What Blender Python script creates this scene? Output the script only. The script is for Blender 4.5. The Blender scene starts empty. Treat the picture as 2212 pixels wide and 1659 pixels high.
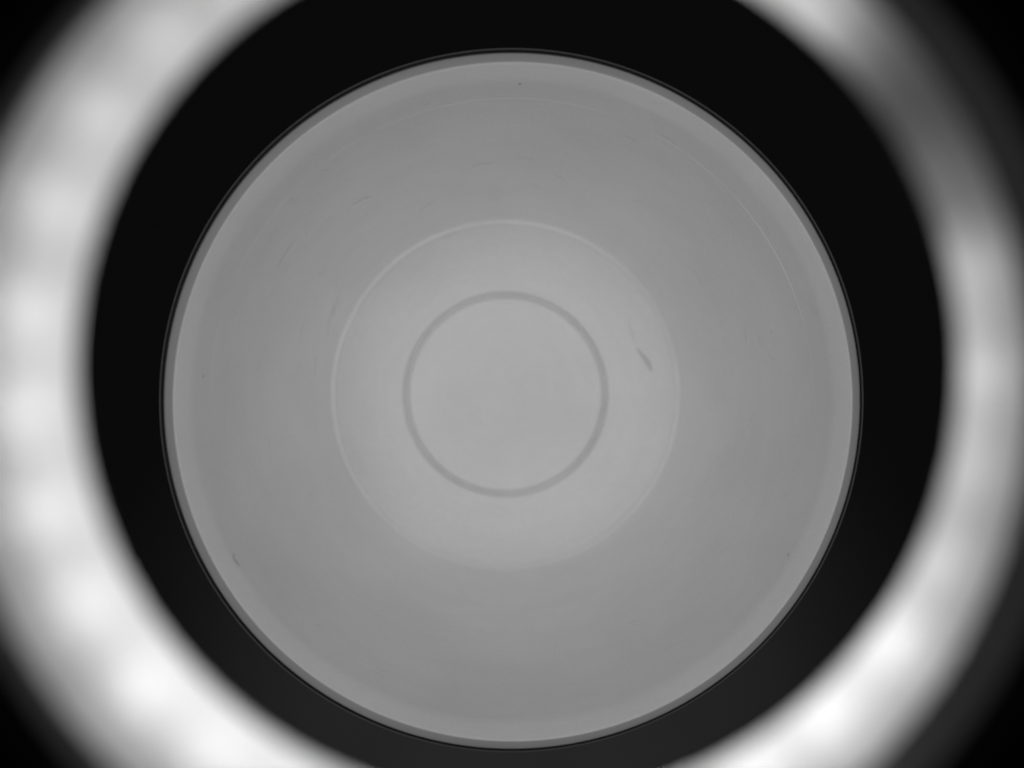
import bpy, bmesh, math, random
from mathutils import Vector, Matrix
random.seed(7)
S = bpy.context.scene
COL = S.collection

# ------------------------------------------------------------------ camera
CAM_Z = 0.9                      # lens height above the bench, metres
K = 0.05457e-3 / 0.4             # metres per picture unit and metre of depth
UC, VC = 1106.0, 829.5           # centre of the picture in survey units
RIM = 0.400                      # lens to rim of the cup
def at(u, v, depth):
    """survey point at a given distance below the lens -> world point"""
    return Vector(((u - UC) * K * depth, -(v - VC) * K * depth, CAM_Z - depth))
def mm(units, depth):
    return units * K * depth

cam = bpy.data.cameras.new('camera')
cam.sensor_width = 36.0
cam.lens = 36.0 * 0.4 / (2212 * K * 0.4)
cam.clip_start = 0.01; cam.clip_end = 20.0
cam.dof.use_dof = True
cam.dof.focus_distance = 0.4125
cam.dof.aperture_fstop = 12.0
cam.dof.aperture_blades = 0
co = bpy.data.objects.new('camera', cam); COL.objects.link(co)
co.location = (0, 0, CAM_Z)
S.camera = co

# ------------------------------------------------------------------ world and lamps
w = bpy.data.worlds.new('World'); S.world = w; w.use_nodes = True
bg = w.node_tree.nodes['Background']
bg.inputs[0].default_value = (1, 1, 1, 1); bg.inputs[1].default_value = 0.004

def disk_lamp(name, loc, target, size, watts):
    l = bpy.data.lights.new(name, 'AREA'); l.shape = 'DISK'; l.size = size; l.energy = watts
    l.color = (1, 1, 1)
    o = bpy.data.objects.new(name, l); COL.objects.link(o)
    o.location = loc
    o.rotation_euler = (Vector(target) - Vector(loc)).to_track_quat('-Z', 'Y').to_euler()
    return o
KEY_W = 0.087                    # twelve soft lamps in a ring round the lens
for i in range(12):
    a = math.radians(i * 30 + 15)
    f = 1.0 + 0.05 * math.cos(a - math.radians(50))
    disk_lamp('overhead_lamp', (0.265 * math.cos(a), 0.265 * math.sin(a), 0.865), (0, 0, 0.49), 0.11, KEY_W * f)
sl = bpy.data.lights.new('plate_fill_spot', 'SPOT'); sl.energy = 24.0; sl.spot_size = math.radians(12.5); sl.spot_blend = 1.0; sl.shadow_soft_size = 0.02  # added fill spot, brightens only the lower part of the black plate
so = bpy.data.objects.new('plate_fill_spot', sl); COL.objects.link(so); so.location = (0.03, -0.26, 1.0)
so.rotation_euler = (Vector((0.002, -0.081, 0.1)) - so.location).to_track_quat('-Z', 'Y').to_euler()

S.view_settings.view_transform = 'Standard'
S.view_settings.look = 'None'
S.view_settings.exposure = 0.0
S.view_settings.gamma = 1.0
S.render.engine = 'CYCLES'
S.cycles.use_denoising = True
S.cycles.max_bounces = 10
S.cycles.diffuse_bounces = 8
S.cycles.transmission_bounces = 8
S.cycles.caustics_reflective = False
S.cycles.caustics_refractive = False

# ------------------------------------------------------------------ materials
def mat(name):
    m = bpy.data.materials.new(name); m.use_nodes = True
    nt = m.node_tree
    return m, nt, nt.nodes['Principled BSDF'], nt.nodes['Material Output']
def node(nt, t, **kw):
    n = nt.nodes.new(t)
    for k, v in kw.items(): setattr(n, k, v)
    return n
def math_n(nt, op, a, b=None):
    n = node(nt, 'ShaderNodeMath', operation=op)
    for i, x in enumerate((a, b)):
        if x is None: continue
        if isinstance(x, (int, float)): n.inputs[i].default_value = x
        else: nt.links.new(x, n.inputs[i])
    return n.outputs[0]

def plastic(name, value, rough=0.5, streak=0.038, mottle=0.085, spec=0.3, sss=0.0):
    """moulded plastic: concentric tool streaks, cloudy mottling, faint grain"""
    m, nt, b, out = mat(name)
    tc = node(nt, 'ShaderNodeTexCoord')
    sp = node(nt, 'ShaderNodeSeparateXYZ'); nt.links.new(tc.outputs['Object'], sp.inputs[0])
    x, y = sp.outputs[0], sp.outputs[1]
    r = math_n(nt, 'SQRT', math_n(nt, 'ADD', math_n(nt, 'MULTIPLY', x, x), math_n(nt, 'MULTIPLY', y, y)))
    rs = math_n(nt, 'ADD', r, 1e-5)
    cb = node(nt, 'ShaderNodeCombineXYZ')
    nt.links.new(math_n(nt, 'MULTIPLY', math_n(nt, 'DIVIDE', x, rs), 2.6), cb.inputs[0])
    nt.links.new(math_n(nt, 'MULTIPLY', math_n(nt, 'DIVIDE', y, rs), 2.6), cb.inputs[1])
    nt.links.new(math_n(nt, 'MULTIPLY', r, 900.0), cb.inputs[2])
    n1 = node(nt, 'ShaderNodeTexNoise'); n1.inputs['Scale'].default_value = 1.0
    n1.inputs['Detail'].default_value = 4; n1.inputs['Roughness'].default_value = 0.6
    nt.links.new(cb.outputs[0], n1.inputs['Vector'])
    n2 = node(nt, 'ShaderNodeTexNoise'); n2.inputs['Scale'].default_value = 60
    n2.inputs['Detail'].default_value = 5; n2.inputs['Roughness'].default_value = 0.55
    nt.links.new(tc.outputs['Object'], n2.inputs['Vector'])
    n3 = node(nt, 'ShaderNodeTexNoise'); n3.inputs['Scale'].default_value = 3500
    n3.inputs['Detail'].default_value = 2
    nt.links.new(tc.outputs['Object'], n3.inputs['Vector'])
    def c(n, amp): return math_n(nt, 'MULTIPLY', math_n(nt, 'SUBTRACT', n.outputs[0], 0.5), amp * 2)
    t = math_n(nt, 'ADD', math_n(nt, 'ADD', c(n1, streak), c(n2, mottle)), c(n3, 0.07))
    v = math_n(nt, 'MULTIPLY', math_n(nt, 'ADD', t, 1.0), value)
    rgb = node(nt, 'ShaderNodeCombineColor')
    for i in range(3): nt.links.new(v, rgb.inputs[i])
    nt.links.new(rgb.outputs[0], b.inputs['Base Color'])
    b.inputs['Roughness'].default_value = rough
    b.inputs['Specular IOR Level'].default_value = spec
    bp = node(nt, 'ShaderNodeBump'); bp.inputs['Strength'].default_value = 0.06; bp.inputs['Distance'].default_value = 0.0004
    nt.links.new(n1.outputs[0], bp.inputs['Height']); nt.links.new(bp.outputs[0], b.inputs['Normal'])
    return m

M_WHITE = plastic('white_cup_plastic', 0.78)
M_SEAL  = plastic('grey_edge_plastic', 0.11, rough=0.35)
M_SCUFF = plastic('scuffed_plastic', 0.60, rough=0.7)
M_FAINT = plastic('faint_smudge', 0.748, rough=0.6)
M_CLOUD = plastic('cloudy_spot', 0.757)
M_SPECK = plastic('dark_speck', 0.38, rough=0.7)
M_GLINT = plastic('flash_and_highlight', 0.87, rough=0.25, streak=0.12)  # mould bead; also carries the highlight painted at the floor edge

def black(name, value, rough, spec=0.3):
    m, nt, b, out = mat(name)
    tc = node(nt, 'ShaderNodeTexCoord')
    n = node(nt, 'ShaderNodeTexNoise'); n.inputs['Scale'].default_value = 40; n.inputs['Detail'].default_value = 4
    nt.links.new(tc.outputs['Object'], n.inputs['Vector'])
    v = math_n(nt, 'MULTIPLY', math_n(nt, 'ADD', math_n(nt, 'MULTIPLY', n.outputs[0], 0.3), 0.85), value)
    rgb = node(nt, 'ShaderNodeCombineColor')
    for i in range(3): nt.links.new(v, rgb.inputs[i])
    nt.links.new(rgb.outputs[0], b.inputs['Base Color'])
    b.inputs['Roughness'].default_value = rough
    b.inputs['Specular IOR Level'].default_value = spec
    return m
M_PLATE = black('matte_black_plate', 0.020, 0.7, 0.02)
M_HOUSE = black('black_housing', 0.004, 0.8, 0.05)
M_BENCH = black('black_bench', 0.003, 0.9, 0.02)
M_REFL, _nt, _b, _o = mat('white_reflector'); _b.inputs['Base Color'].default_value = (0.85,)*3 + (1,); _b.inputs['Roughness'].default_value = 0.8
M_BEZEL = plastic("grey_bezel", 0.12, rough=0.8, spec=0.05)

M_DIFF, nt, b, out = mat('milky_diffuser')
nt.nodes.remove(b)
tr = node(nt, 'ShaderNodeBsdfTranslucent'); tr.inputs[0].default_value = (0.9, 0.9, 0.9, 1)
df = node(nt, 'ShaderNodeBsdfDiffuse'); df.inputs[0].default_value = (0.4, 0.4, 0.4, 1)
mx = node(nt, 'ShaderNodeMixShader'); mx.inputs[0].default_value = 0.25
nt.links.new(tr.outputs[0], mx.inputs[1]); nt.links.new(df.outputs[0], mx.inputs[2])
nt.links.new(mx.outputs[0], out.inputs[0])

# ------------------------------------------------------------------ helpers
def link(name, me, m=None, parent=None, smooth=True):
    o = bpy.data.objects.new(name, me); COL.objects.link(o)
    if m: me.materials.append(m)
    if smooth:
        for p in me.polygons: p.use_smooth = True
        me.set_sharp_from_angle(angle=math.radians(33))
    if parent: o.parent = parent
    return o
def empty(name, loc, label, cat):
    o = bpy.data.objects.new(name, None); COL.objects.link(o); o.location = loc
    o.empty_display_size = 0.01
    o['label'] = label; o['category'] = cat
    return o
def rings_mesh(name, rings, seg=256, close=False, cap0=False, cap1=False):
    """rings: (cx, cy, z, r) circles joined one after another"""
    vs, fs = [], []
    for cx, cy, z, r in rings:
        for i in range(seg):
            a = 2 * math.pi * i / seg
            vs.append((cx + r * math.cos(a), cy + r * math.sin(a), z))
    n = len(rings)
    for k in range(n if close else n - 1):
        a0, b0 = k * seg, ((k + 1) % n) * seg
        for i in range(seg):
            j = (i + 1) % seg
            fs.append((a0 + i, a0 + j, b0 + j, b0 + i))
    if cap0: fs.append(tuple(range(seg))[::-1])
    if cap1: fs.append(tuple((n - 1) * seg + i for i in range(seg)))
    me = bpy.data.meshes.new(name); me.from_pydata(vs, [], fs); me.update()
    bm = bmesh.new(); bm.from_mesh(me); bmesh.ops.recalc_face_normals(bm, faces=bm.faces); bm.to_mesh(me); bm.free()
    return me
def lathe(name, prof, m, parent, close=False, cap0=False, cap1=False, seg=256):
    return link(name, rings_mesh(name, [(0, 0, z, r) for r, z in prof], seg, close, cap0, cap1), m, parent)
def smooth_curve(pts, n=8):
    """Catmull-Rom through profile points"""
    out = []
    P = [pts[0]] + list(pts) + [pts[-1]]
    for i in range(1, len(P) - 2):
        for k in range(n):
            t = k / n
            out.append(tuple(0.5 * (2*P[i][c] + (P[i+1][c]-P[i-1][c])*t + (2*P[i-1][c]-5*P[i][c]+4*P[i+1][c]-P[i+2][c])*t*t
                       + (3*P[i][c]-P[i-1][c]-3*P[i+1][c]+P[i+2][c])*t**3) for c in (0, 1)))
    out.append(tuple(pts[-1]))
    return out
def bev(pts, rad, n=5):
    """polyline with rounded corners (rad per inner point)"""
    out = [pts[0]]
    for i in range(1, len(pts) - 1):
        p, q, s = (Vector(pts[j]) for j in (i - 1, i, i + 1))
        r = rad[i - 1]
        if r <= 0: out.append(tuple(q)); continue
        a = q + (p - q).normalized() * min(r, (p - q).length * .45)
        c = q + (s - q).normalized() * min(r, (s - q).length * .45)
        for k in range(n + 1):
            t = k / n
            out.append(tuple(a * (1-t)**2 + q * 2*t*(1-t) + c * t*t))
    out.append(pts[-1])
    return out

# ------------------------------------------------------------------ bench
me = bpy.data.meshes.new('bench')
bm = bmesh.new(); bmesh.ops.create_grid(bm, x_segments=8, y_segments=8, size=1.5); bm.to_mesh(me); bm.free()
bench = link('bench_top', me, M_BENCH, smooth=False); bench['kind'] = 'structure'

# ------------------------------------------------------------------ ring light
PZ = 0.100                                   # top of the black plate
dP = CAM_Z - PZ
DZ = 0.094; dD = CAM_Z - DZ                  # diffuser
ring = empty('ring_light', (0, 0, 0), 'out-of-focus white LED ring light glowing around the black plate', 'ring light')
ci, ri = at(1113, 792, dD), mm(922, dD)      # inner wall
cd, rd = at(1061, 825, dD), mm(1168, dD)     # outer edge of diffuser
ce, re_ = at(1092, 835, dD), mm(1236, dD)    # outer edge of bezel
BZ = DZ + 0.003
cl, rl = at(1078, 797, dD), mm(1040, dD)
def ring_between(name, rings, m, close=True):
    return link(name, rings_mesh(name, rings, 192, close), m, ring)
ring_between('diffuser', [(ci.x, ci.y, DZ, ri), (cd.x, cd.y, DZ, rd - .0003)], M_DIFF, close=False)
LZ = DZ - 0.0125
ring_between('reflector', [(ci.x, ci.y, DZ - .0008, ri + .0003), (ci.x, ci.y, LZ - .002, ri + .002), (cl.x, cl.y, LZ - .002, mm(1062, dD))], M_REFL, close=False)
ring_between('circuit_board', [(cl.x, cl.y, LZ - .002, mm(1062, dD)), (cd.x, cd.y, LZ - .002, rd + .001), (cd.x, cd.y, LZ - .003, rd + .001), (cl.x, cl.y, LZ - .003, mm(1062, dD))], M_BEZEL)
ring_between('trough_wall', [(cd.x, cd.y, LZ - .0016, rd + .001), (cd.x, cd.y, DZ - .0008, rd + .001), (cd.x, cd.y, DZ - .0030, rd + .0016), (cd.x, cd.y, LZ - .0016, rd + .0016)], M_BEZEL)
ring_between('bezel', [(cd.x, cd.y, DZ - .0006, rd), (ce.x, ce.y, BZ, re_), (ce.x, ce.y, BZ - .002, re_ + .0008), (cd.x, cd.y, DZ - .003, rd + .0012)], M_BEZEL)
ring_between('housing', [(ce.x, ce.y, BZ - .0005, re_ + .001), (ce.x, ce.y, BZ + .001, re_ + .002), (ce.x, ce.y, BZ + .0008, re_ + .010), (ce.x, ce.y, 0.001, re_ + .012), (ci.x, ci.y, 0.001, ri - .004), (ci.x, ci.y, DZ - .002, ri - .0035), (ci.x, ci.y, DZ - .002, ri - .001), (ci.x, ci.y, LZ - .006, ri - .001), (ce.x, ce.y, LZ - .006, re_ - .001)], M_HOUSE)

# LEDs: brightness by angle (degrees, counter-clockwise from the right)
LED_TAB = [(-180, 1.12), (-150, 1.22), (-137, 1.36), (-120, 1.10), (-100, .92), (-70, 1.08), (-50, 1.42), (-35, 1.45), (-24, .85), (-12, .70), (-.5, .82), (12, .70), (24, .13),
           (36.4, .012), (48.8, .72), (61, 1.4), (90, .85), (120, .72), (150, .86), (180, 1.12)]
def led_power(deg):
    while deg < -180: deg += 360
    while deg > 180: deg -= 360
    for (a, p), (c, q) in zip(LED_TAB, LED_TAB[1:]):
        if a <= deg <= c: return p + (q - p) * (deg - a) / (c - a)
    return 1.0
LED_E = 15.4
led_me = bpy.data.meshes.new('led')
bm = bmesh.new(); bmesh.ops.create_cone(bm, cap_ends=True, segments=12, radius1=.0030, radius2=.0024, depth=.0012); bm.to_mesh(led_me); bm.free()
LED_DEG = [-.5 - 137.6 / 12 * k for k in range(12)] + [-138.1 - 12.27 * k for k in range(3)] + [-174.9, 173.1] + [159.9 - 12.35 * k for k in range(13)]
rows = [(d, cl, rl, LZ, .82) for d in LED_DEG] + [(-180 + 360 / 44 * k, at(1112, 793, dD), mm(968, dD), LZ - .0015, .17) for k in range(44)]  # second, inner row is added and unseen, brightens the diffuser's inner edge
for deg, cc, rr, lz, gain in rows:
    a = math.radians(deg)
    m = bpy.data.materials.new('led_glow'); m.use_nodes = True
    nt = m.node_tree; nt.nodes.remove(nt.nodes['Principled BSDF'])
    em = node(nt, 'ShaderNodeEmission'); em.inputs[0].default_value = (1, 1, 1, 1)
    if rr != rl and 12 < deg < 47: gain = .004
    if rr != rl and -110 < deg < -15: gain *= .4
    em.inputs[1].default_value = LED_E * gain * led_power(deg) * random.uniform(.97, 1.03)
    nt.links.new(em.outputs[0], nt.nodes['Material Output'].inputs[0])
    me = led_me.copy()
    o = link('led', me, m, ring, smooth=False)
    o.location = (cc.x + rr * math.cos(a), cc.y + rr * math.sin(a), lz)
    o.rotation_euler = (0, math.radians(-30 if rr == rl else 0), a)         # chips lean inwards

# ------------------------------------------------------------------ cup stand
V = at(1118.5, 791, dP)
AX = Vector((-1.03, 0.85, -35.0)).normalized()          # cup axis, rim to floor
rim_c = at(1109.8, 869.5, RIM)
foot = rim_c + AX * ((rim_c.z - PZ) / -AX.z)
stand = empty('cup_stand', (V.x, V.y, 0), 'matte black round plate with a slim post under the white cup', 'stand')
def local(o_parent, v): return Vector(v) - o_parent.location
rp = mm(957, dP)
lathe('base_plate', bev([(0.0005, PZ), (rp, PZ), (rp, PZ - .003), (0.0005, PZ - .003)], [.0006, .0006]), M_PLATE, stand, close=True)
lathe('drum', [(0.078, PZ - .003), (0.078, 0.0), (0.070, 0.0), (0.070, PZ - .003)], M_HOUSE, stand, close=True)

# ------------------------------------------------------------------ cup
mmv = 1e-3
cup = empty('plastic_cup', rim_c, 'small white tapered plastic cup seen from straight above, standing on black post', 'cup')
q = Vector((0, 0, -1)).rotation_difference(AX)
cup.rotation_mode = 'QUATERNION'; cup.rotation_quaternion = q
def P(*pts): return [(r * mmv, z * mmv) for r, z in pts]
# rim: skirt outside, crown, chamfer inside
rim_prof = bev(P((41.25, -5.2), (41.42, -3.0), (40.02, 0.0), (38.0, -2.5), (36.386, -5.85)), [x * mmv for x in (.8, .2, .8)])
lathe('rim', rim_prof, M_WHITE, cup)
wall_prof = P((36.386, -5.85), (35.35, -8.0), (31.0, -17.1), (26.5, -26.6), (23.6, -32.7))
wall_prof = smooth_curve(wall_prof, 5)
wall_prof += bev(P((23.6, -32.7), (22.5, -34.50), (21.65, -34.99)), [.15 * mmv])[1:]
outer = P((21.5, -36.6), (23.9, -35.9), (24.9, -33.2), (27.8, -26.6), (32.3, -17.1), (36.9, -8.0), (38.2, -5.2), (39.6, -2.4))
lathe('wall', wall_prof + outer, M_WHITE, cup)
fl = P((0.3, -34.8), (8.0, -34.85), (12.2, -34.95), (12.72, -36.1), (13.24, -35.0), (19.5, -35.02), (21.2, -35.0), (21.65, -34.99))
fl_prof = bev(fl, [x * mmv for x in (1.0, .1, .12, .1, .6, .1)])
floor = lathe('floor', fl_prof + P((21.5, -36.6), (0.3, -36.6)), M_WHITE, cup, cap0=True, cap1=True)
lathe('lip', bev(P((40.9, -5.0), (41.0, -6.1), (41.78, -6.1), (41.86, -5.5), (41.98, -5.4), (42.12, -5.5), (42.11, -7.6), (40.5, -7.6)), [x * mmv for x in (.1, .1, .05, .05, .05, .2)]), M_SEAL, cup)
# mould parting line: a hair-thin raised bead round the wall
def wall_r(z):
    pr = [p for p in wall_prof]
    for (r0, z0), (r1, z1) in zip(pr, pr[1:]):
        if z1 <= z <= z0 and z0 != z1: return r0 + (r1 - r0) * (z - z0) / (z1 - z0)
    return pr[-1][0]
def bead_arc(a0, a1, z, wd, tall=.7, flat=None):
    """short raised line lying on the wall between two angles, ends tapered"""
    n = max(8, int(abs(a1 - a0) / 1.5)); vs, fs = [], []
    zc = z * mmv; r = wall_r(zc)
    nrm = Vector((-.90, .43)); tan = Vector((.43, .90))
    if flat: r = flat * mmv; nrm = Vector((-.42, .907)); tan = Vector((.907, .42))
    for i in range(n + 1):
        t = i / n; a = math.radians(a0 + (a1 - a0) * t)
        w_ = wd * mmv * math.sin(math.pi * min(max(t, .02), .98)) ** .5
        for k in range(5):
            b_ = math.pi * k / 4
            p = Vector((r, zc)) + tan * (w_ * math.cos(b_)) + nrm * (w_ * tall * math.sin(b_))
            vs.append((p.x * math.cos(a), p.x * math.sin(a), p.y))
    for i in range(n):
        for k in range(4):
            fs.append((i*5+k, i*5+k+1, (i+1)*5+k+1, (i+1)*5+k))
    me = bpy.data.meshes.new('parting_or_highlight_line'); me.from_pydata(vs, [], fs); me.update()
    return link('parting_or_highlight_line', me, M_GLINT, cup)
for a0, a1, wd in ((68, 118, .05), (119, 131, .03), (136, 156, .036), (12, 46, .062), (-2, 11, .03), (46, 67, .035), (157, 182, .022), (236, 246, .03)):
    bead_arc(a0, a1, -6.3, wd)

bead_arc(35, 232, -34.70, .30, .25, 22.08)      # fillet highlight painted as pale arcs where the wall meets the floor
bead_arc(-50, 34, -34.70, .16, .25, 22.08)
# scuffs and specks: small flat marks lying on the plastic
cup_mat_inv = (Matrix.Translation(rim_c) @ q.to_matrix().to_4x4()).inverted()
def to_surface(u, v):
    """where the view ray through a survey point meets the cup's inside"""
    o = cup_mat_inv @ Vector((0, 0, CAM_Z))
    d = (cup_mat_inv @ at(u, v, 0.4) - o).normalized()
    inner = [p for p in rim_prof[[i for i, p in enumerate(rim_prof) if p[1] == max(z for _, z in rim_prof)][0]:]] + wall_prof
    for k in range(4000):
        p = o + d * (0.38 + k * 0.00002)
        r = math.hypot(p.x, p.y)
        zs = -.035 if r < .0225 else None
        if zs is None:
            for (r0, z0), (r1, z1) in zip(inner, inner[1:]):
                if r1 < r0 and r1 <= r <= r0: zs = z0 + (z1 - z0) * (r - r0) / (r1 - r0); break
            else: zs = -.035
        if p.z <= zs + .00006: return p
    return p
def mark(pts, widths, m, name='scuff'):
    """tapering streak through survey points"""
    C = [to_surface(u, v) for u, v in pts]
    vs, fs = [], []
    o = cup_mat_inv @ Vector((0, 0, CAM_Z))
    for i, c in enumerate(C):
        t = (C[min(i+1, len(C)-1)] - C[max(i-1, 0)]).normalized()
        rr = math.hypot(c.x, c.y)
        nn = Vector((0, 0, 1)) if rr < .0225 else Vector((-c.x / rr * .9, -c.y / rr * .9, .43))
        s = t.cross(nn).normalized() * (widths[i] * K * .42 / 2)
        vs += [tuple(c - s), tuple(c + nn * .00004), tuple(c + s)]
    for i in range(len(C) - 1):
        b_ = i * 3
        fs += [(b_, b_+1, b_+4, b_+3), (b_+1, b_+2, b_+5, b_+4)]
    me = bpy.data.meshes.new(name); me.from_pydata(vs, [], fs); me.update()
    return link(name, me, m, cup)
mark([(1376, 752), (1384, 763), (1393, 774), (1401, 786), (1408, 802)], [2, 5, 9, 11, 3], M_SCUFF)
mark([(1359, 690), (1361, 706), (1366, 724), (1371, 738)], [2, 6, 6, 1], M_FAINT)
mark([(506, 1196), (504, 1204), (508, 1211), (514, 1218), (519, 1223)], [3, 6, 8, 7, 3], M_SCUFF)
rs = random.Random(21)
for k in range(46):                      # faint handling smudges, mostly across the top and the sides
    a = math.radians(rs.choice([rs.gauss(95, 38), rs.gauss(10, 25), rs.gauss(165, 25), rs.uniform(200, 340)]))
    r_ = rs.uniform(420, 690); da = rs.uniform(8, 34) / r_ * rs.choice([1, 1, .5]); dr = rs.uniform(-7, 7)
    w_ = rs.uniform(2, 7); low = math.sin(a) < -.25
    if low: da *= .4; dr *= .3
    mark([(1100 + (r_ + dr * t) * math.cos(a + da * t), 862 - (r_ + dr * t) * math.sin(a + da * t)) for t in (-1, -.4, .2, 1)],
         [w_ * .3, w_, w_ * .9, w_ * .3], M_FAINT if rs.random() < .3 and not low else M_CLOUD)
mark([(620, 442), (628, 434), (634, 430)], [1, 5, 1], M_FAINT)
mark([(958, 514), (970, 509), (986, 502)], [2, 9, 2], M_FAINT)
mark([(1120, 343), (1137, 342), (1155, 344)], [1, 4, 1], M_FAINT)
mark([(1020, 360), (1040, 354), (1066, 352)], [1, 4, 1], M_FAINT)
mark([(760, 445), (780, 432), (800, 424)], [1, 8, 1], M_FAINT)
mark([(1370, 306), (1362, 298), (1350, 296)], [1, 4, 1], M_FAINT)
mark([(1070, 400), (1070, 404), (1070, 411), (1070, 418), (1070, 425), (1070, 432), (1070, 436)], [2, 24, 34, 37, 34, 24, 2], M_CLOUD)
for u, v, s_, l_ in ((439, 813, 4, 6), (1123, 181, 6, 3), (1164, 772, 6, 6), (996, 804, 5, 5), (1458, 222, 5, 3), (655, 296, 4, 4),
                     (1703, 1199, 6, 9), (1665, 718, 8, 6), (1560, 700, 5, 5), (663, 503, 4, 4), (1083, 1170, 4, 3)):
    mk = M_SPECK if (u, v) in ((439, 813), (1123, 181), (1458, 222)) else M_SCUFF if u in (655, 1164, 996, 1703) else M_FAINT
    mark([(u, v - l_ / 2), (u + .3, v), (u, v + l_ / 2)], [s_ * .4, s_, s_ * .3], mk, 'speck')

# post and cradle of the stand, along the cup's axis
def lathe_axis(name, base, prof, m):
    o = lathe(name, prof, m, stand, close=True, seg=96)
    o.location = base - stand.location
    o.rotation_mode = 'QUATERNION'; o.rotation_quaternion = Vector((0, 0, 1)).rotation_difference(-AX)
    return o
under = rim_c + AX * 0.0366
L = (under - foot).length
lathe_axis('post', foot, [(.0004, -.001), (.012, -.001), (.012, .004), (.009, .008), (.009, L - .010), (.0004, L - .010)], M_HOUSE)
lathe_axis('cradle', foot, [(.0004, L - .010), (.009, L - .010), (.019, L - .003), (.019, L), (.0004, L)], M_HOUSE)
